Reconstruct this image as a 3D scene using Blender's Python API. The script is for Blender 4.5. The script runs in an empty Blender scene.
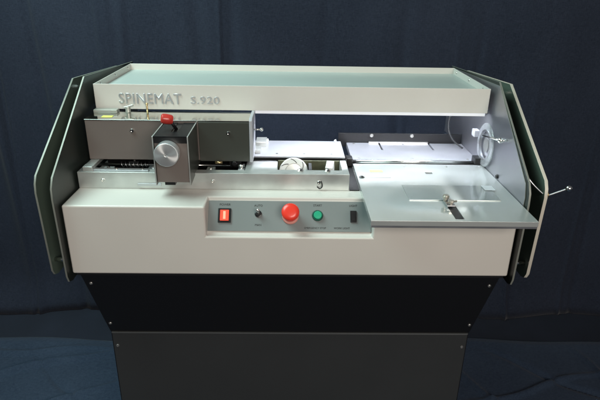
import bpy, bmesh, math, random
from mathutils import Vector, Matrix
random.seed(7)
R = math.radians
S = bpy.context.scene
C = S.collection
ZO = 0.95                       # deck height above the floor
V = Vector

# ------------------------------------------------------------------ materials
def mat(name, col, rough=.5, metal=0., bump=0., bscale=200., stretch=(1,1,1), cvar=0., rvar=0., coat=0.,
        trans=0., ior=1.45, emit=None, estr=0., aniso=0., sheen=0., vscale=6., alpha=1., swirl=False, spec=.5):
    m = bpy.data.materials.new(name); m.use_nodes = True
    nt = m.node_tree; N = nt.nodes; L = nt.links
    b = N['Principled BSDF']
    b.inputs['Base Color'].default_value = (*col, 1)
    b.inputs['Roughness'].default_value = rough
    b.inputs['Metallic'].default_value = metal
    b.inputs['IOR'].default_value = ior
    b.inputs['Specular IOR Level'].default_value = spec
    b.inputs['Coat Weight'].default_value = coat
    b.inputs['Coat Roughness'].default_value = .15
    b.inputs['Transmission Weight'].default_value = trans
    b.inputs['Anisotropic'].default_value = aniso
    b.inputs['Sheen Weight'].default_value = sheen
    b.inputs['Alpha'].default_value = alpha
    if emit:
        b.inputs['Emission Color'].default_value = (*emit, 1); b.inputs['Emission Strength'].default_value = estr
    tc = N.new('ShaderNodeTexCoord')
    mp = N.new('ShaderNodeMapping'); mp.inputs['Scale'].default_value = stretch
    L.new(tc.outputs['Object'], mp.inputs['Vector'])
    if bump:
        n = N.new('ShaderNodeTexNoise'); n.inputs['Scale'].default_value = bscale; n.inputs['Detail'].default_value = 3
        L.new(mp.outputs['Vector'], n.inputs['Vector'])
        bp = N.new('ShaderNodeBump'); bp.inputs['Strength'].default_value = bump; bp.inputs['Distance'].default_value = .001
        L.new(n.outputs['Fac'], bp.inputs['Height']); L.new(bp.outputs['Normal'], b.inputs['Normal'])
    if cvar:
        n = N.new('ShaderNodeTexNoise'); n.inputs['Scale'].default_value = vscale; n.inputs['Detail'].default_value = 2.5
        L.new(tc.outputs['Object'], n.inputs['Vector'])
        r = N.new('ShaderNodeValToRGB')
        r.color_ramp.elements[0].position = .25; r.color_ramp.elements[1].position = .75
        r.color_ramp.elements[0].color = (*[c*(1-cvar) for c in col], 1)
        r.color_ramp.elements[1].color = (*[min(1, c*(1+cvar)) for c in col], 1)
        L.new(n.outputs['Fac'], r.inputs['Fac']); L.new(r.outputs['Color'], b.inputs['Base Color'])
    if rvar:
        n = N.new('ShaderNodeTexNoise'); n.inputs['Scale'].default_value = 7; n.inputs['Detail'].default_value = 2
        if swirl:      # rub marks left by wiping in arcs
            n = N.new('ShaderNodeTexWave'); n.wave_type = 'RINGS'; n.rings_direction = 'Z'; n.inputs['Scale'].default_value = 2.3
            n.inputs['Distortion'].default_value = 6; n.inputs['Phase Offset'].default_value = 1.5; n.inputs['Detail'].default_value = 2; n.inputs['Detail Scale'].default_value = 1.3
            mo = N.new('ShaderNodeMapping'); mo.inputs['Location'].default_value = (-.02, .06, 0)
            L.new(tc.outputs['Object'], mo.inputs['Vector'])
        L.new((mo.outputs['Vector'] if swirl else tc.outputs['Object']), n.inputs['Vector'])
        r = N.new('ShaderNodeMapRange'); r.inputs['From Min'].default_value = 0 if swirl else .2; r.inputs['From Max'].default_value = 1 if swirl else .8; r.interpolation_type = 'SMOOTHSTEP'
        r.inputs['To Min'].default_value = max(.03, rough-rvar); r.inputs['To Max'].default_value = min(1, rough+rvar)
        L.new(n.outputs['Fac'], r.inputs['Value']); L.new(r.outputs['Result'], b.inputs['Roughness'])
    return m

BEIGE = mat('beige_enamel', (.62,.595,.55), .36, bump=.12, bscale=900, cvar=.035, rvar=.06, vscale=3.5)
BLACKP = mat('black_paint', (.008,.008,.009), .45, bump=.15, bscale=800, spec=.3)
GREYP = mat('charcoal_paint', (.034,.036,.037), .42, bump=.12, bscale=900, cvar=.06, spec=.4)
GREENP = mat('dark_green_paint', (.105,.140,.112), .30, bump=.1, bscale=900, cvar=.08, coat=.2)
BLKGRN = mat('black_green_paint', (.018,.023,.020), .38, bump=.1, bscale=900)
EDGE = mat('raw_aluminium_edge', (.24,.25,.22), .5, .3)
EDGEB = mat('beige_edge_band', (.60,.56,.48), .45, .1)
MINT = mat('mint_tray_liner', (.42,.475,.45), .36, cvar=.03, rvar=.05)
LINER = mat('grained_liner_steel', (.40,.40,.43), .36, .9, bump=.02, bscale=30, stretch=(1,1,30), rvar=.06, cvar=.08)
STEEL = mat('brushed_steel', (.62,.63,.65), .37, 1, bump=.05, bscale=120, stretch=(1,1,18), rvar=.08)
ALU = mat('milled_aluminium', (.66,.68,.66), .37, .75, bump=.06, bscale=24, stretch=(1,30,30), rvar=.08, cvar=.16, vscale=22)
TABLE = mat('ground_steel_table', (.60,.63,.62), .175, .56, bump=.015, bscale=24, stretch=(1,40,1), rvar=.085, cvar=.04, vscale=6, swirl=True)
DECK = mat('satin_deck', (.52,.53,.58), .345, .6, bump=.02, bscale=24, stretch=(1,40,1), rvar=.05, cvar=.10, vscale=11)
DSCREW = mat('dull_screw', (.34,.34,.33), .4, .8)
MIRROR = mat('polished_steel', (.66,.68,.64), .07, 1, bump=.02, bscale=60, stretch=(1,10,1))
COVER = mat('bronze_grey_enamel', (.165,.140,.128), .36, bump=.1, bscale=900, cvar=.04, rvar=.05, coat=.15)
COVERG = mat('dark_olive_tone', (.050,.054,.046), .33, bump=.1, bscale=900, cvar=.04, coat=.15)
CHROME = mat('chrome', (.78,.77,.74), .16, 1)
LETTER = mat('silver_lettering', (.66,.67,.68), .36, .75)
BLACK = mat('black_plastic', (.010,.010,.011), .35)
RUBBER = mat('black_rubber', (.012,.012,.013), .7)
REDK = mat('red_bakelite', (.50,.04,.03), .3, coat=.3, cvar=.15, vscale=90)
COLLAR = mat('glint_collar', (.70,.30,.25), .3)  # base ring coloured pale to paint the glint under the button head
RED = mat('red_plastic', (.80,.045,.025), .32, coat=.2)
REDLIT = mat('lit_red_lens', (.75,.05,.03), .3, emit=(1,.09,.045), estr=.9)
REDHOT = mat('lit_red_lens_centre', (.9,.3,.2), .3, emit=(1,.30,.20), estr=1.1)
GREEN = mat('green_plastic', (.02,.36,.20), .3, coat=.3)
PANEL = mat('grey_green_panel', (.190,.215,.213), .42, bump=.08, bscale=900, cvar=.04)
PRINT = mat('dark_print', (.02,.025,.025), .6)
WHITEP = mat('white_plastic', (.55,.56,.60), .35, trans=.25, ior=1.4)
CLEAR = mat('clear_acrylic', (.93,.95,.97), .06, trans=.85, ior=1.49)
YELLOW = mat('yellow_sticker', (.72,.74,.16), .5, cvar=.1, vscale=60)
WHITE = mat('white_paint', (.78,.78,.76), .4)
OLIVE = mat('olive_recess_metal', (.10,.10,.06), .45, .5, cvar=.3, vscale=30)
BRASS = mat('brass', (.62,.45,.24), .3, .9)
TUBE = mat('fluorescent_tube', (.9,.9,.95), .4, emit=(.87,.91,1.0), estr=130)
STRIP = mat('glow_strip', (.8,.82,.86), .4, emit=(.88,.92,1.0), estr=.22)

def cloth_mat(name, a, b_, rough=.9):
    m = bpy.data.materials.new(name); m.use_nodes = True
    nt = m.node_tree; N = nt.nodes; L = nt.links; p = N['Principled BSDF']
    p.inputs['Roughness'].default_value = rough; p.inputs['Sheen Weight'].default_value = .08
    p.inputs['Specular IOR Level'].default_value = .15
    tc = N.new('ShaderNodeTexCoord')
    def noise(scale, st, det=3):
        mp = N.new('ShaderNodeMapping'); mp.inputs['Scale'].default_value = st
        L.new(tc.outputs['Object'], mp.inputs['Vector'])
        n = N.new('ShaderNodeTexNoise'); n.inputs['Scale'].default_value = scale; n.inputs['Detail'].default_value = det
        L.new(mp.outputs['Vector'], n.inputs['Vector']); return n.outputs['Fac']
    f1 = noise(160, (3, 1, .5)); f2 = noise(160, (.5, 1, 3)); f3 = noise(3, (1, 1, .6), 6)
    a1 = N.new('ShaderNodeMath'); a1.operation = 'ADD'; L.new(f1, a1.inputs[0]); L.new(f2, a1.inputs[1])
    a2 = N.new('ShaderNodeMath'); a2.operation = 'MULTIPLY_ADD'; a2.inputs[1].default_value = .33
    L.new(a1.outputs[0], a2.inputs[0])
    a3 = N.new('ShaderNodeMath'); a3.operation = 'MULTIPLY'; a3.inputs[1].default_value = .34
    L.new(f3, a3.inputs[0]); L.new(a3.outputs[0], a2.inputs[2])
    r = N.new('ShaderNodeValToRGB'); r.color_ramp.elements[0].position = .36; r.color_ramp.elements[1].position = .64
    r.color_ramp.elements[0].color = (*a, 1); r.color_ramp.elements[1].color = (*b_, 1)
    L.new(a2.outputs[0], r.inputs['Fac']); L.new(r.outputs['Color'], p.inputs['Base Color'])
    bp = N.new('ShaderNodeBump'); bp.inputs['Strength'].default_value = .35; bp.inputs['Distance'].default_value = .002
    L.new(a1.outputs[0], bp.inputs['Height']); L.new(bp.outputs['Normal'], p.inputs['Normal'])
    return m
CURTAIN = cloth_mat('navy_curtain_cloth', (.012,.016,.028), (.030,.037,.058))
FLOORC = cloth_mat('blue_floor_cloth', (.019,.032,.058), (.042,.062,.098))
FLOORM = mat('shade_dark_floor', (.012,.016,.028), .95, bump=.6, bscale=300, cvar=.2)  # dark colour stands in for the shade along the curtain's foot

# ------------------------------------------------------------------ builders
class MB:
    """collects shapes (in machine space) into ONE mesh object"""
    def __init__(s): s.bm = bmesh.new(); s.mats = []
    def mi(s, m):
        if m not in s.mats: s.mats.append(m)
        return s.mats.index(m)
    def box(s, x0, x1, y0, y1, z0, z1, m=None, rot=None):
        c = V(((x0+x1)/2, (y0+y1)/2, (z0+z1)/2))
        M = Matrix.Translation(c) @ (rot.to_4x4() if rot else Matrix()) @ Matrix.Diagonal((x1-x0, y1-y0, z1-z0, 1))
        r = bmesh.ops.create_cube(s.bm, size=1, matrix=M)
        if m:
            i = s.mi(m)
            for f in {f for v in r['verts'] for f in v.link_faces}: f.material_index = i
        return s
    def cyl(s, a, b, r0, r1=None, seg=24, m=None):
        a = V(a); b = V(b); d = b-a
        M = Matrix.Translation((a+b)/2) @ d.to_track_quat('Z', 'Y').to_matrix().to_4x4()
        r = bmesh.ops.create_cone(s.bm, cap_ends=True, segments=seg, radius1=r0, radius2=r0 if r1 is None else r1, depth=d.length, matrix=M)
        fs = {f for v in r['verts'] for f in v.link_faces}
        for f in fs:
            f.smooth = len(f.verts) == 4
            if m: f.material_index = s.mi(m)
        return s
    def ball(s, c, r, sc=(1,1,1), m=None):
        q = bmesh.ops.create_uvsphere(s.bm, u_segments=20, v_segments=12, radius=r, matrix=Matrix.Translation(V(c)) @ Matrix.Diagonal((*sc, 1)))
        for f in {f for v in q['verts'] for f in v.link_faces}:
            f.smooth = True
            if m: f.material_index = s.mi(m)
        return s
    def tube(s, pts, r, seg=12):
        pts = [V(p) for p in pts]
        # smooth through the points
        P = []
        for i in range(len(pts)-1):
            p0 = pts[max(i-1,0)]; p1 = pts[i]; p2 = pts[i+1]; p3 = pts[min(i+2, len(pts)-1)]
            for k in range(6):
                t = k/6
                P.append(.5*((2*p1)+(p2-p0)*t+(2*p0-5*p1+4*p2-p3)*t*t+(-p0+3*p1-3*p2+p3)*t**3))
        P.append(pts[-1]); rings = []
        for i, p in enumerate(P):
            d = (P[min(i+1, len(P)-1)]-P[max(i-1,0)]).normalized()
            q = d.to_track_quat('Z', 'Y')
            rings.append([s.bm.verts.new(p+q @ V((r*math.cos(2*math.pi*k/seg), r*math.sin(2*math.pi*k/seg), 0))) for k in range(seg)])
        for A, B in zip(rings, rings[1:]):
            for k in range(seg):
                s.bm.faces.new((A[k], A[(k+1)%seg], B[(k+1)%seg], B[k])).smooth = True
        s.bm.faces.new(rings[0][::-1]); s.bm.faces.new(rings[-1]); return s
    def prism(s, poly, axis, a, b, m=None, medge=None):
        """poly: 2D points in the two axes other than `axis` (in xyz order)"""
        def mk(p, t):
            q = list(p); q.insert(axis, t); return s.bm.verts.new(q)
        A = [mk(p, a) for p in poly]; B = [mk(p, b) for p in poly]
        fs = [s.bm.faces.new(A), s.bm.faces.new(B[::-1])]; n = len(poly)
        es = [s.bm.faces.new((A[i], B[i], B[(i+1)%n], A[(i+1)%n])) for i in range(n)]
        if m:
            for f in fs: f.material_index = s.mi(m)
        if medge:
            for f in es: f.material_index = s.mi(medge)
        elif m:
            for f in es: f.material_index = s.mi(m)
        return s
    def lathe(s, prof, c, axis, seg=40, m=None):
        """prof: (radius, height) pairs; turned round axis through c"""
        q = V(axis).to_track_quat('Z', 'Y'); c = V(c); rings = []
        for r, h in prof:
            if r < 1e-6: rings.append([s.bm.verts.new(c+q @ V((0,0,h)))])
            else: rings.append([s.bm.verts.new(c+q @ V((r*math.cos(2*math.pi*k/seg), r*math.sin(2*math.pi*k/seg), h))) for k in range(seg)])
        for A, B in zip(rings, rings[1:]):
            for k in range(seg):
                k2 = (k+1) % seg
                if len(A) == 1 and len(B) == 1: continue
                if len(A) == 1: f = s.bm.faces.new((A[0], B[k2], B[k]))
                elif len(B) == 1: f = s.bm.faces.new((A[k], A[k2], B[0]))
                else: f = s.bm.faces.new((A[k], A[k2], B[k2], B[k]))
                if m: f.material_index = s.mi(m)
        return s
    def text(s, body, size, M, depth=.0006, sx=1.0, space=1.0, offset=0, bev=0):
        cu = bpy.data.curves.new('t', 'FONT'); cu.body = body; cu.size = size; cu.extrude = depth
        cu.align_x = 'CENTER'; cu.align_y = 'CENTER'; cu.space_character = space; cu.offset = offset; cu.bevel_depth = bev; cu.bevel_resolution = 0; cu.resolution_u = 3
        o = bpy.data.objects.new('t', cu); C.objects.link(o)
        bpy.context.view_layer.update()
        me = bpy.data.meshes.new_from_object(o.evaluated_get(bpy.context.evaluated_depsgraph_get()))
        me.transform(M @ Matrix.Diagonal((sx, 1, 1, 1))); s.bm.from_mesh(me)
        bpy.data.objects.remove(o); bpy.data.meshes.remove(me); bpy.data.curves.remove(cu); return s
    def cut(s, others):
        """boolean subtraction of other MBs, baked into this mesh"""
        for ot in others:
            bmesh.ops.recalc_face_normals(s.bm, faces=s.bm.faces); bmesh.ops.recalc_face_normals(ot.bm, faces=ot.bm.faces)
            ma = bpy.data.meshes.new('a'); s.bm.to_mesh(ma); mb = bpy.data.meshes.new('b'); ot.bm.to_mesh(mb)
            oa = bpy.data.objects.new('a', ma); ob = bpy.data.objects.new('b', mb); C.objects.link(oa); C.objects.link(ob)
            md = oa.modifiers.new('x', 'BOOLEAN'); md.operation = 'DIFFERENCE'; md.solver = 'EXACT'; md.object = ob
            bpy.context.view_layer.update()
            me = bpy.data.meshes.new_from_object(oa.evaluated_get(bpy.context.evaluated_depsgraph_get()))
            s.bm.clear(); s.bm.from_mesh(me)
            for o in (oa, ob): bpy.data.objects.remove(o)
            for d in (ma, mb, me): bpy.data.meshes.remove(d)
        return s
    def build(s, name, m, parent=None, bevel=0., label=None, seg=3, fixn=True, dz=ZO):
        if fixn: bmesh.ops.recalc_face_normals(s.bm, faces=s.bm.faces)
        vs = [v.co.copy() for v in s.bm.verts]
        lo = V([min(v[i] for v in vs) for i in range(3)]); hi = V([max(v[i] for v in vs) for i in range(3)]); c = (lo+hi)/2
        bmesh.ops.translate(s.bm, verts=s.bm.verts, vec=-c)
        me = bpy.data.meshes.new(name); s.bm.to_mesh(me); s.bm.free()
        if s.mats:
            for q in s.mats: me.materials.append(q)
        else: me.materials.append(m)
        o = bpy.data.objects.new(name, me); C.objects.link(o)
        w = c+V((0, 0, dz)); o['_w'] = list(w)
        if parent is not None:
            o.parent = parent; o.location = w-V(parent['_w'])
        else: o.location = w
        if bevel:
            b = o.modifiers.new('bevel', 'BEVEL'); b.width = bevel; b.segments = seg; b.limit_method = 'ANGLE'; b.angle_limit = R(35)
            b.harden_normals = True
            for p in me.polygons: p.use_smooth = True
        if label: o['label'] = label
        return o

def screw(parent, c, axis, r=.0042, m=CHROME, name='screw', h=.0022):
    c = V(c); a = V(axis).normalized()
    b = MB().lathe([(0,0),(r,0),(r,h*.5),(r*.8,h),(r*.45,h),(r*.42,h*.45),(0,h*.45)], c, a, seg=20)
    return b.build(name, m, parent)

# ------------------------------------------------------------------ the machine
machine = bpy.data.objects.new('binding_machine', None); C.objects.link(machine)
machine.location = (0, .3, 0); machine['_w'] = [0, .3, 0]
machine['label'] = 'beige and black floor-standing book binding machine with control panel and steel work table'
machine['category'] = 'machine'

# --- beige housing with the notch for the control panel
h = MB().box(-.5, .5, 0, .366, -.17, 0)
notch = MB().prism([(-.05,.05), (-.05,-.072), (.006,-.072), (.014,-.068), (.058,-.008), (.066,.05)], 0, -.191, .180)
h.cut([notch])
housing = h.build('housing', BEIGE, machine, bevel=.0045)
MB().box(-.492, .492, .004, .36, -.1765, -.1705)
MB().box(.1345, .1580, .100, .3655, .0004, .0022).build('gap_shade', BLACKP, housing)  # black strip stands in for the shade in the gap
MB().box(-.492, .492, .0045, .36, -.1762, -.1706).build('bottom_trim', BLACK, housing)

# --- control panel
PN = (V((0,.058,-.008))-V((0,.014,-.068))).normalized()      # up the slope
PT = V((1,0,0)); PO = PT.cross(PN).normalized()                # outward normal
if PO.y > 0: PO = -PO
PM = Matrix((PT, PN, PO)).transposed()
def pp(x, t, o=0.):                                              # t: 0 bottom .. 1 top of the slope
    return V((x, .014, -.068))+PN*(t*.0744)+PO*o
def pmx(x, t, o=0.): return Matrix.Translation(pp(x, t, o)) @ PM.to_4x4()
c0 = pp(0, .5, .0022)
cp = MB().box(-.1895, .1785, c0.y-.036, c0.y+.036, c0.z-.0012, c0.z+.0012, rot=None)
for v in cp.bm.verts:                                            # lay the sheet on the slope
    t = .03 if v.co.y < c0.y else .97
    o = .0016 if v.co.z < c0.z else .0034
    v.co = pp(v.co.x, t, o)
panel = cp.build('control_panel', PANEL, machine, bevel=.0006)
O = .0036
# illuminated power switch
def on_panel(x, t, w, hh, d, o=O):
    b = MB(); b.box(-w/2, w/2, -hh/2, hh/2, 0, d); b.bm.transform(pmx(x, t, o)); return b
ps = on_panel(-.152, .50, .029, .033, .004).build('power_switch', BLACK, panel, bevel=.001)
b = MB(); b.box(-.0095, .0095, -.012, .012, .003, .0075); b.box(-.0028, .0028, -.009, .009, .0070, .0078, REDHOT)
for f in b.bm.faces:
    pass
b.mats = [REDLIT, REDHOT]
for i, f in enumerate(b.bm.faces): f.material_index = 0 if i < 6 else 1
b.bm.transform(pmx(-.152, .50, O)); b.build('rocker', REDLIT, panel, bevel=.0008)
# toggle
b = MB().lathe([(0,0),(.008,0),(.008,.002),(.0055,.0028),(.0052,.006),(0,.006)], pp(-.0765,.56,O), PO, m=BLACK)
b.cyl(pp(-.0765,.56,O+.004), pp(-.0765,.62,O+.020), .0022, .0034, m=CHROME).ball(pp(-.0765,.62,O+.020), .0036, m=CHROME)
b.build('toggle_switch', BLACK, panel)
# emergency stop
b = MB().lathe([(0,0),(.0190,0),(.0190,.003),(.0172,.006),(0,.006)], pp(-.004,.50,O), PO, m=COLLAR)
b.lathe([(0,0.0062),(.0155,.0062),(.0155,.007),(.0155,.024),(0,.024)], pp(-.004,.52,O), PO, m=RED)
b.lathe([(0,.021),(.0125,.022),(.0185,.025),(.0198,.029),(.0198,.033),(.0178,.0365),(.010,.0380),(0,.0383)], pp(-.004,.54,O), PO, m=RED)
es = b.build('emergency_stop_button', RED, panel)
for p in es.data.polygons: p.use_smooth = True
# green start button
b = MB().lathe([(0,0),(.0125,0),(.0125,.003),(.0115,.005),(.0098,.005),(.0098,.003),(0,.003)], pp(.0575,.52,O), PO, m=mat('green_bezel',(.012,.10,.07),.3,.3))
b.lathe([(0,.003),(.0092,.003),(.0092,.0085),(.0082,.0096),(0,.0100)], pp(.0575,.52,O), PO, m=GREEN)
b.build('start_button', GREEN, panel, label='green push button on the control panel')
# black lamp rocker
b = on_panel(.1385, .50, .014, .027, .003); b2 = MB(); b2.box(-.0045,.0045,-.009,.001,.002,.0055); b2.box(-.0045,.0045,.0012,.009,.002,.0035)
b2.bm.transform(pmx(.1385,.50,O)); b2.build('rocker', BLACK, panel, bevel=.0004)
b.build('lamp_switch', BLACK, panel, bevel=.0008)
for body, x, t, sz in (('POWER',-.152,.84,.0064), ('AUTO',-.0765,.82,.006), ('MAN',-.0765,.22,.006), ('START',.0575,.84,.006),
                       ('LIGHT',.1385,.84,.006), ('EMERGENCY STOP',.052,.14,.0052), ('WORK LIGHT',.112,.14,.0052)):
    MB().text(body, sz*1.12, pmx(x, t, O+.0001), .00015).build('lettering', PRINT, panel, fixn=False)

# --- top tray
t = MB()
yf, yb, zt, zf, w = .255, .578, .2135, .196, .490
th = .0025
t.box(-w, w, yf, yf+th, .152, zt)
t.box(-w, w, yb-th, yb, .152, zt)
t.box(-w, -w+th, yf+th+.0001, yb-th-.0001, .152, zt-.0003)
t.box(w-th, w, yf+th+.0001, yb-th-.0001, .152, zt-.0003)
tray = t.build('top_tray', BEIGE, machine, bevel=.0008)
MB().box(-w+th+.0001, w-th-.0001, yf+th+.0001, yb-th-.0001, zf-.002, zf).build('tray_liner', MINT, tray)
Mx = Matrix.Translation((0,0,0)) @ Matrix.Rotation(R(90), 4, 'X')
lt = MB()
lt.text('SPINEMAT', .0365, Matrix.Translation((-.3535,yf-.0014,.1775)) @ Mx, .0006, sx=.88, space=1.08, bev=.0006)
lt.build('lettering', LETTER, tray, fixn=False, label='large silver raised letters SPINEMAT')
lt = MB()
lt.text('S.920', .0260, Matrix.Translation((-.2180,yf-.0014,.1755)) @ Mx, .0006, sx=1.22, space=1.06, bev=.0003)
lt.build('lettering', LETTER, tray, fixn=False, label='small silver raised characters S.920')
for sx in (-1, 1):
    for y in (.30, .42, .54): screw(tray, (sx*(w-th), y, .2055), (-sx,0,0), .0036)
MB().box(-.095, w-.004, yf+.0035, yf+.0065, .1440, .1640).build('glow_strip', STRIP, tray)  # weak glow put into the strip's material so it looks brightly lit
MB().cyl((-.085,.305,.1850), (w-.02,.305,.1850), .0050).build('lamp_tube', TUBE, tray)
MB().box(-.094, -.0855, .29, .32, .170, .1938).build('lamp_holder', WHITE, tray)

# --- side plates: two leaning plates on each side, joined by spacer rods
inner_poly = [(.245,.233), (.655,.208), (.655,.05), (.42,-.19), (.004,-.19), (-.012,-.184), (-.018,-.168), (-.022,.020), (-.019,.045), (-.006,.066)]
outer_poly = [(.290,.220), (.64,.197), (.64,.05), (.41,-.19), (.036,-.190), (.020,-.184), (.012,-.170), (.004,.026), (.008,.046), (.018,.062)]
def plate(s, poly, x, tk, m, label):
    p = MB().prism(poly, 0, s*x, s*(x+tk), m=m, medge=EDGEB if (s > 0 and x > .52) else EDGE)
    return p.build('side_plate', m, machine, bevel=.0007, label=label)
for s in (-1, 1):
    mi = BLKGRN
    pi_ = plate(s, inner_poly, .5035, .0045, mi, None)
    po = plate(s, outer_poly, .549, .0045 if s < 0 else .0075, GREENP, None)
    for (y, z) in ((.031,-.150), (.33,.19), (.60,.10), (.30,-.15)):
        b = MB().cyl((s*.5081,y,z), (s*.5489,y,z), .0055, m=CHROME)
        b.build('spacer_rod', CHROME, pi_)
        screw(po, (s*(.5536 if s < 0 else .5566),y,z), (s,0,0), .005)
    if s > 0:
        MB().prism([(.232,.226),(.64,.206),(.64,.001),(-.004,.001),(-.006,.030),(.004,.060)], 0, .5018, .5033, m=LINER, medge=EDGE).build('steel_liner', LINER, pi_, bevel=.0004)
        screw(pi_, (.5016,.155,.020), (-1,0,0), .0055, m=mat('dark_bolt',(.03,.03,.03),.4,.5), name='bolt', h=.004)
        inner_r = pi_; outer_r = po
# bent lever with a ball on the right plates
lv = MB().tube([(.5085,.045,.078), (.530,.030,.050), (.552,.012,.031), (.559,.008,.0320), (.576,.004,.041), (.592,0,.050)], .0019).build('lever', STEEL, machine)
MB().ball((.5955,-.001,.0515), .0075).build('ball_knob', CHROME, lv)
MB().cyl((.5566,.0115,.0315),(.5585,.0115,.0315),.007).build('lever_collar', BRASS, lv)

# --- ring guard on the steel side plate
ring = MB().lathe([(.040,0),(.0555,0),(.0565,.0012),(.0555,.0028),(.040,.0028),(.040,0)], (.4965,.250,.071), (-1,0,0), seg=64).build('guard_ring', CLEAR, machine)
MB().lathe([(.0345,0),(.0395,0),(.0395,.005),(.0345,.005),(.0345,0)], (.4978,.250,.071), (-1,0,0), seg=48).build('ring_hub', STEEL, ring)
MB().lathe([(0,0),(.018,0),(.018,.003),(0,.003)], (.4996,.250,.071), (-1,0,0), seg=48).build('ring_disc', DSCREW, ring)
b = MB().cyl((.486,.250,.096), (.486,.140,.116), .0022, m=CHROME).ball((.486,.136,.117), .0068, m=CHROME).cyl((.487,.136,.117),(.5017,.136,.117),.003,m=CHROME)
b.build('ring_rod', CHROME, ring)
MB().box(.488,.5015,.318,.342,.072,.090).build('bracket', WHITEP, ring, bevel=.001)
MB().tube([(.478,.47,.140),(.462,.455,.115),(.452,.44,.070),(.462,.42,.035),(.486,.39,.018)], .0024).build('cable', RUBBER, machine)

# --- left mechanism: rail channel and decks
r = MB().box(-.497, .133, .102, .204, .0005, .040)
r.cut([MB().box(-.037, .118, .131, .25, .003, .06), MB().box(-.488, -.112, .126, .25, .006, .06), MB().box(-.111, -.0365, .192, .25, .020, .06)])
rail = r.build('guide_rail', ALU, machine, bevel=.0012)
for x in (-.440, -.185, .062): screw(rail, (x,.1019,.020), (0,-1,0), .0045)
MB().tube([(.067,.100,.024),(.070,.098,.012),(.064,.098,.006),(.058,.100,.010)], .0013).build('hook', BLACK, rail)
MB().box(-.36, -.305, .0985, .1016, .008, .014).build('scale_strip', STEEL, rail, bevel=.0005)
for x in (.018, .082): MB().lathe([(0,0),(.007,0),(.0075,.002),(.004,.006),(0,.0065)], (x,.124,.0402), (0,0,1), seg=24).build('thumb_screw', CHROME, rail)
MB().box(-.4870, -.1130, .1265, .2155, .0062, .0080).build('channel_floor', RUBBER, rail)
MB().cyl((-.487,.150,.020),(-.113,.150,.020),.005).build('slide_rod', mat('dark_rod',(.12,.12,.12),.35,.8), rail)
MB().box(-.0360, .1170, .132, .2035, .0035, .0060).build('recess_floor', OLIVE, rail)
MB().box(-.0360, .1170, .2045, .2085, .0062, .0380).build('recess_wall', OLIVE, rail)
dk = MB().box(-.48, .133, .2235, .362, .0385, .043).build('rear_deck', DECK, machine, bevel=.001)
MB().box(-.47,.128,.232,.358,.0005,.0384).build('deck_support', BLACKP, dk)
MB().box(-.098, -.070, .300, .350, .0432, .056).build('block', ALU, dk, bevel=.001)
MB().box(-.098, -.082, .245, .285, .0432, .052).build('block', ALU, dk, bevel=.001)
for x in (-.069, .117): MB().lathe([(0,0),(.004,0),(.004,.004),(.0015,.008),(0,.008)], (x,.352,.0432), (0,0,1), seg=16).build('pin', CHROME, dk)
# cutter wheel lying in the recess
ax = V((0,-.93,.36)).normalized(); cc = V((.003,.190,.013))
cw = MB().lathe([(0,-.010),(.035,-.010),(.036,-.008),(.036,.002),(.034,.004),(.0225,.004),(.0225,.002),(0,.002)], cc, ax, seg=64, m=WHITE).build('cutter_wheel', WHITE, machine)
MB().lathe([(0,.0022),(.0215,.0022),(.0205,.006),(.006,.007),(.005,.010),(0,.010)], cc, ax, seg=48).build('hub', ALU, cw)
q = ax.to_track_quat('Z', 'Y')
for k in range(7):
    a = 2*math.pi*k/7+.35; pts = []
    for j in range(6):
        rr = .0235+.0105*j/5; aa = a+.55*j/5; pts.append(cc+q @ V((rr*math.cos(aa), rr*math.sin(aa), .0042)))
    MB().tube(pts, .0009, 6).build('blade_slot', BLACK, cw)
MB().box(.040, .047, .150, .20, .006, .034).build('guide_block', RUBBER, cw)
rt = Matrix.Rotation(R(-12), 3, 'Z') @ Matrix.Rotation(R(20), 3, 'X')
st = MB().box(.082,.100,.150,.178,.018,.046, rot=rt).build('stop_block', WHITE, machine, bevel=.001)
MB().cyl((.085,.143,.030),(.085,.150,.032),.004).build('knob', CHROME, st)
MB().cyl((-.12,.205,.034),(-.040,.205,.034), .0035).build('drive_shaft', BLACK, machine)

# --- long cover over the left mechanism
cv = MB().box(-.488, -.1035, .165, .250, .050, .1455)
for f in list(cv.bm.faces):
    f.material_index = 0
cover = cv.build('cover', COVER, machine, bevel=.0012)
MB().box(-.4885, -.103, .1642, .2515, .1458, .1482).build('cover_top', MIRROR, cover, bevel=.0005)
MB().box(-.222, -.1038, .1600, .1648, .0500, .1454).build('front_reflection', COVERG, cover, bevel=.0008, label='section of the cover front coloured dark olive for its darker reflection')  # same cover; the darker reflection is put into this olive colour
screw(cover, (-.379,.1648,.122), (0,-1,0), .0052, name='bolt', h=.004); screw(cover, (-.152,.1598,.120), (0,-1,0), .0048, name='bolt', h=.004)
ec = MB().prism([(.158,.048),(.258,.048),(.258,.152),(.166,.156),(.158,.150)], 0, -.1030, -.0955).build('end_cap', WHITEP, cover, bevel=.0015)
MB().cyl((-.0953,.195,.120),(-.078,.195,.120),.0018).ball((-.076,.195,.120),.0045).build('knob', CHROME, ec)
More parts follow.
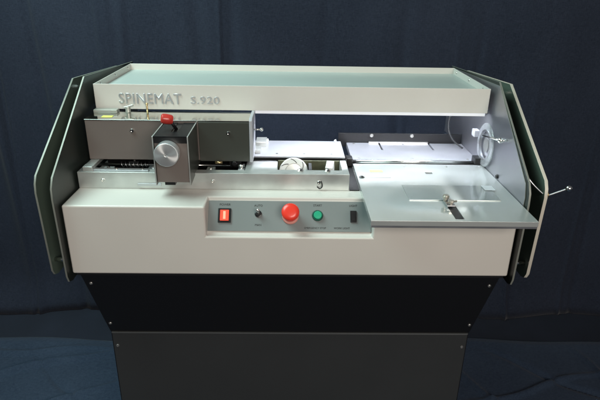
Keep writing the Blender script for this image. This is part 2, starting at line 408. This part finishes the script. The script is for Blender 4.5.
# things crowding the gap below and the gap behind the cover
MB().cyl((-.47,.235,.030),(-.11,.235,.046), .004).build('threaded_rod', STEEL, cover)
MB().box(-.47,-.25,.206,.214,.041,.049).box(-.42,-.11,.226,.232,.0435,.060).build('slide_bar', BLACK, cover)
MB().box(-.485,-.465,.128,.195,.0405,.0495).box(-.484,-.462,.104,.1255,.0405,.052).build('clamp_foot', ALU, cover, bevel=.001)
MB().cyl((-.140,.185,.045),(-.140,.172,.045),.015, seg=10).cyl((-.140,.172,.045),(-.140,.155,.045),.006).build('adjusting_knob', BLACK, cover, bevel=.0015)
MB().cyl((-.185,.150,.050),(-.168,.150,.050),.0032).build('brass_pin', BRASS, cover)
MB().cyl((-.130,.150,.0425),(-.115,.150,.0425),.0025).build('small_pin', CHROME, cover)
for x0, x1, y0, y1, z1, mm in ((-.452,-.428,.136,.160,.034,ALU), (-.345,-.322,.136,.166,.036,STEEL), (-.205,-.186,.134,.160,.036,ALU), (-.130,-.1145,.134,.160,.038,STEEL), (-.400,-.375,.175,.195,.042,BLACK)):
    bk = MB().box(x0, x1, y0, y1, .0082, z1).build('slide_block', mm, cover, bevel=.0012)
    screw(bk, ((x0+x1)/2, (y0+y1)/2, z1+.0001), (0,0,1), .0042, h=.0025)
MB().cyl((-.486,.178,.033),(-.114,.178,.033),.0038).build('polished_shaft', CHROME, cover)
sp = [( -.420+.0016*k, .178+.0062*math.cos(k*1.05), .033+.0062*math.sin(k*1.05)) for k in range(44)]
MB().tube(sp, .0009, 6).build('spring', STEEL, cover)
MB().box(-.485,-.335,.108,.122,.0402,.0435).build('clamp_strip', STEEL, cover, bevel=.0006)
for x in (-.47, -.41, -.35): screw(cover, (x,.115,.0436), (0,0,1), .0036, h=.002)
MB().box(-.455,-.430,.185,.200,.1484,.1490).build('yellow_label', YELLOW, cover)
b = MB().box(-.487,-.43,.226,.248,.1484,.156); b.cyl((-.405,.235,.1484),(-.405,.235,.163),.006).cyl((-.415,.235,.160),(-.392,.238,.166),.0025).build('latch', mat('latch_metal',(.42,.42,.38),.4,.5), cover, bevel=.001)
MB().cyl((-.360,.243,.1484),(-.360,.243,.168),.0022).ball((-.360,.243,.168),.0032).build('pin', BRASS, cover)

# --- clamp box with the aluminium dial and the red lever
k = MB().box(-.3005, -.2285, .052, .190, .036, .1405)
for f in k.bm.faces: f.material_index = 0
kb = k.build('clamp_box', COVER, machine, bevel=.001)
MB().box(-.3005,-.2285,.0488,.0518,.1275,.1405).build('front_band', BLACK, kb)
b = MB().box(-.3005,-.2285,.050,.1900,.1408,.1428)
b.cut([MB().box(-.270,-.256,.085,.165,.13,.16)]); b.build('top_plate', BLACKP, kb, bevel=.0006)
MB().box(-.269,-.257,.086,.164,.1402,.1410).build('slot', BLACK, kb)
for x in (-.3035, -.2282):
    MB().prism([(.048,.030),(.192,.042),(.192,.1425),(.160,.1445),(.048,.1425)], 0, x-.0002, x+.0026, m=COVERG, medge=ALU).build('side_bracket', ALU, kb, bevel=.0005)
MB().box(-.285,-.262,.055,.075,.0285,.0355).build('foot', BLACK, kb)
dl = MB().lathe([(0,0),(.024,0),(.0262,.001),(.0265,.003),(.0265,.022),(.0255,.0238),(.0235,.0243),(.0040,.0243),(.0030,.0235),(0,.0235)], (-.2705,.0488,.108), (0,-1,0), seg=72)
DIAL = mat('turned_aluminium', (.78,.80,.80), .33, .75)
nt = DIAL.node_tree; N = nt.nodes; L = nt.links; pb = N['Principled BSDF']
pb.inputs['Anisotropic'].default_value = .9
tg = N.new('ShaderNodeTangent'); tg.direction_type = 'RADIAL'; tg.axis = 'Y'; L.new(tg.outputs['Tangent'], pb.inputs['Tangent'])
dl.build('dial_knob', DIAL, kb, bevel=.0004)
lev = MB().cyl((-.263,.118,.138),(-.272,.102,.162),.0038).build('lever', BLACK, kb)
MB().lathe([(0,-.013),(.008,-.013),(.0105,-.010),(.0115,-.002),(.0115,.006),(.0105,.011),(.0075,.0135),(0,.0138)], (-.279,.098,.168), (-.92,-.28,.20), seg=14).build('red_knob', REDK, kb, bevel=.0008)

# --- work table on the right
tb = MB().box(.159, .5008, -.0885, .262, .0006, .012)
tb.cut([MB().box(.334,.3525,-.078,-.012,.0108,.03), MB().box(.335,.3525,.191,.2035,-.02,.03), MB().box(.170,.241,.1585,.1610,.006,.03)])
table = tb.build('work_table', TABLE, machine, bevel=.0012)
MB().box(.1605,.5000,-.0865,-.0815,-.0045,.0004).build('front_flange', STEEL, table)
MB().box(.3343,.3522,-.0777,-.0123,.0109,.0114).build('slot_bed', BLACK, table)
MB().box(.3362,.3518,.1915,.2030,.0010,.0060).build('slot_bed', BLACK, table)
rear = MB().box(.159, .5008, .292, .452, -.001, .0125)
rear.cut([MB().box(.253,.2585,.385,.46,.008,.03), MB().box(.400,.4055,.388,.46,.008,.03)]); rear = rear.build('rear_table', DECK, machine, bevel=.001)
for x in (.2558, .4028): MB().box(x-.0028,x+.0028,.386,.4515,.0075,.0085).build('slot', BLACK, rear)
MB().box(.160,.5010,.2635,.2905,-.001,.0090).build('fence_groove', STEEL, rear)
MB().cyl((.150,.2775,.0135),(.488,.2775,.0135),.0045).build('fence_bar', CHROME, rear)
MB().box(.142,.158,.262,.290,.004,.026).box(.142,.152,.300,.318,-.001,.012).build('bar_end', BLACK, rear, bevel=.002)
MB().box(.480,.500,.262,.292,.0125,.030).build('bar_clamp', BLACK, rear, bevel=.002)
MB().box(.196,.228,.200,.214,.0121,.0126).build('yellow_label', YELLOW, table, label='small yellow warning sticker')
screw(table, (.170,.160,.0121), (0,0,1), .0065, m=mat('dark_screw',(.08,.08,.08),.35,.6), h=.003)
MB().box(.1765,.2405,.1588,.1607,.0062,.0108).build('slot_bed', BLACK, table)
gp = MB().box(.258,.462,.018,.108,.0123,.0138).build('stop_plate', mat('polished_stop_plate',(.56,.60,.59),.13,.72), table, bevel=.0004)
MB().box(.331,.349,-.022,.024,.0150,.0180).build('clamp_bar', STEEL, gp, bevel=.0008)
MB().lathe([(0,0),(.0045,0),(.0045,.005),(.0070,.0065),(.0073,.012),(.006,.0142),(0,.0146)], (.333,.002,.0181), (0,0,1), seg=20).build('clamp_knob', mat('pewter_knob',(.46,.43,.37),.32,.7), gp)
b = MB().lathe([(0,0),(.0045,0),(.0045,.003),(.0065,.004),(.0065,.009),(0,.0095)], (.340,-.015,.0181), (0,0,1), seg=6)
b.cyl((.328,-.018,.0225),(.353,-.012,.0240),.0022)
b.build('wing_nut', mat('nut_metal',(.45,.42,.37),.3,.8), gp, bevel=.0005)
MB().box(.445,.470,.075,.105,.0150,.0152).build('paper_label', mat('faded_label',(.60,.62,.66),.5,.1), gp)

for x in (.180, .325, .475):
    for y in (.305, .440): screw(rear, (x,y,.0126), (0,0,1), .0036, DSCREW, h=.0012)
for x in (.175, .290, .400, .488): screw(table, (x,.245,.0121), (0,0,1), .0034, DSCREW, h=.0011)
for x in (-.04, .03, .10): screw(dk, (x,.245,.0431), (0,0,1), .0034, DSCREW, h=.0012)
# --- black back angle with screws
ba = MB().box(.135,.500,.456,.462,-.001,.040).build('back_angle', BLACKP, machine, bevel=.0008)
for x in (.233, .352): screw(ba, (x,.4558,.034), (0,-1,0), .0055, DSCREW, name='bolt', h=.004)
MB().box(.225,.40,.4475,.4555,.0126,.0170).build('rear_stop', STEEL, ba)

# --- stand: sloping black panel above, vertical charcoal panel below
up = [(-.488,.010,-.1770),(.488,.010,-.1770),(.4665,.080,-.389),(-.4665,.080,-.389)]
m = MB(); vf = [m.bm.verts.new(p) for p in up]; vb = [m.bm.verts.new((p[0]*.999, .36, p[2])) for p in up]
m.bm.faces.new(vf[::-1]); m.bm.faces.new(vb)
for i in range(4): m.bm.faces.new((vf[i], vf[(i+1)%4], vb[(i+1)%4], vb[i]))
upper = m.build('upper_stand_panel', BLACKP, machine, bevel=.0015)
lowb = MB().box(-.4655,.4655,.0815,.36,-.93,-.3905).build('stand_cabinet', BLACKP, machine, bevel=.0012)
lower = MB().box(-.4620,.4620,.0775,.0812,-.92,-.3925).build('lower_stand_panel', GREYP, machine, bevel=.0012)
MB().box(-.4625,.4625,.0770,.0812,-.3922,-.3900).build('panel_edge', mat('pale_edge',(.20,.21,.21),.4,.6), lower)  # slightly paler strip along the panel's top edge
n_up = (V(up[1])-V(up[0])).cross(V(up[3])-V(up[0])).normalized()
if n_up.y > 0: n_up = -n_up
def upp(x, t): return V((x, .010+.070*t, -.177-.212*t))+n_up*.0003
for s in (-1, 1):
    screw(upper, upp(s*.470,.14), n_up, .0042, DSCREW); screw(upper, upp(s*.4585,.84), n_up, .0042, DSCREW)
    screw(lower, (s*.4515,.0773,-.432), (0,-1,0), .0042, DSCREW); screw(lower, (s*.4515,.0773,-.85), (0,-1,0), .0042)
MB().box(-.455,.455,.09,.355,-.95,-.9305).build('plinth', RUBBER, machine)

# ------------------------------------------------------------------ curtain, cloth and floor
def grid(nx, ny, fn):
    b = MB(); g = [[b.bm.verts.new(fn(i/nx, j/ny)) for i in range(nx+1)] for j in range(ny+1)]
    for j in range(ny):
        for i in range(nx): b.bm.faces.new((g[j][i], g[j][i+1], g[j+1][i+1], g[j+1][i])).smooth = True
    return b
random.seed(3)
folds = [(random.uniform(-2.6,2.6), random.uniform(.008,.03), random.uniform(.006,.020)*random.choice((1,1,-1)), random.uniform(-.04,.04)) for _ in range(46)]
folds += [(-.27,.006,-.014,.004), (.62,.007,-.012,-.006), (-1.12,.008,.014,.01), (1.22,.008,-.014,.0)]
def curt(u, v):
    x = -2.6+5.2*u; z = .004+2.3*v
    y = .985+.012*math.sin(x*4.3+.6*math.sin(x*1.7))+.006*math.sin(x*11+z*.5)
    for c, wd, am, sl in folds:
        d = (x-c-sl*(z-1))/wd
        if abs(d) < 4: y += am*math.exp(-d*d)*(.45+.55*math.cos(z*1.3+c))
    y -= .035*math.exp(-((z-.0)/.10)**2)*(1+.4*math.sin(x*9))
    return (x, y, z)
cu = grid(900, 60, curt).build('backdrop_curtain', CURTAIN, None, fixn=False, dz=0)
sd = cu.modifiers.new('solid', 'SOLIDIFY'); sd.thickness = .003
cu['label'] = 'dark navy cloth curtain hanging in shallow folds behind the machine'; cu['category'] = 'curtain'
creases = [((-1.5,.40),(-.55,.74),.012,.010), ((-1.3,.10),(-.5,.60),.010,.008), ((-1.1,.72),(-.5,.20),.009,-.006), ((.55,.70),(1.0,.05),.010,.009),
           ((.75,.72),(1.4,.25),.012,-.007), ((.5,.35),(1.3,.60),.010,.007), ((-1.4,.66),(-.6,.70),.012,.007), ((1.15,.75),(1.35,.0),.010,.008)]
def flc(u, v):
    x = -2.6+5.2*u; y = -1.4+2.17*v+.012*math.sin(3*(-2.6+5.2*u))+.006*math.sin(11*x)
    z = .012+.0012*math.sin(x*7+y*3)+.001*math.sin(x*3-y*9)
    for a, b_, wd, am in creases:
        a = V(a); e = V(b_)-a; L_ = e.length; e = e/L_; d = V((x,y))-a; s_ = d.dot(e)
        n_ = d.x*e.y-d.y*e.x+.012*math.sin(s_*14)
        if -.05 < s_ < L_+.05: z += 1.9*am*math.exp(-(n_/wd)**2)*max(0, math.sin(math.pi*min(1,max(0,s_/L_))))
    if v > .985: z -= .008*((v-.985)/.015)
    return (x, y, z)
fc = grid(520, 260, flc).build('floor_cloth', FLOORC, None, fixn=False, dz=0)  # back edge put where the lighter pool on the floor starts
fc['label'] = 'creased blue cloth spread over the floor under the machine'; fc['category'] = 'cloth'
sd = fc.modifiers.new('solid', 'SOLIDIFY'); sd.thickness = .003
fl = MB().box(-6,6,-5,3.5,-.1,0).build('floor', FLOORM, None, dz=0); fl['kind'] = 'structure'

# ------------------------------------------------------------------ lights
def area(name, loc, target, sx, sy, energy, col):
    l = bpy.data.lights.new(name, 'AREA'); l.shape = 'RECTANGLE'; l.size = sx; l.size_y = sy; l.energy = energy; l.color = col
    o = bpy.data.objects.new(name, l); C.objects.link(o); o.location = loc
    o.rotation_euler = (V(target)-V(loc)).to_track_quat('-Z', 'Y').to_euler(); return o
area('ceiling_light', (-.95, .05, 2.35), (-.2, .25, .9), 1.1, .9, 36, (.74,1.0,.96))
area('room_light', (.75, -2.5, 2.0), (0, 0, .7), 1.4, 1.0, 51, (1.0,.92,.83))
W = bpy.data.worlds.new('World'); S.world = W; W.use_nodes = True
W.node_tree.nodes['Background'].inputs[0].default_value = (.92,.94,1,1); W.node_tree.nodes['Background'].inputs[1].default_value = .10

# ------------------------------------------------------------------ camera (solved from the photograph's perspective)
f, pt, ya, ro = 530.542, .40133, .01933, .01713
fw = V((math.sin(ya)*math.cos(pt), math.cos(ya)*math.cos(pt), -math.sin(pt)))
r0 = fw.cross(V((0,0,1))).normalized(); u0 = r0.cross(fw)
rr = r0*math.cos(ro)+u0*math.sin(ro); uu = -r0*math.sin(ro)+u0*math.cos(ro)
cam = bpy.data.cameras.new('camera'); cam.sensor_width = 36; cam.lens = f/600*36; cam.clip_end = 100; cam.clip_start = .02
co = bpy.data.objects.new('camera', cam); C.objects.link(co)
Mc = Matrix((rr, uu, -fw)).transposed().to_4x4(); Mc.translation = V((-.004, -1.0559, .4664+ZO)); co.matrix_world = Mc
S.camera = co
for o in bpy.data.objects:
    if '_w' in o: del o['_w']
S.render.engine = 'CYCLES'
S.view_settings.view_transform = 'Standard'; S.view_settings.look = 'None'; S.view_settings.exposure = 0; S.view_settings.gamma = 1
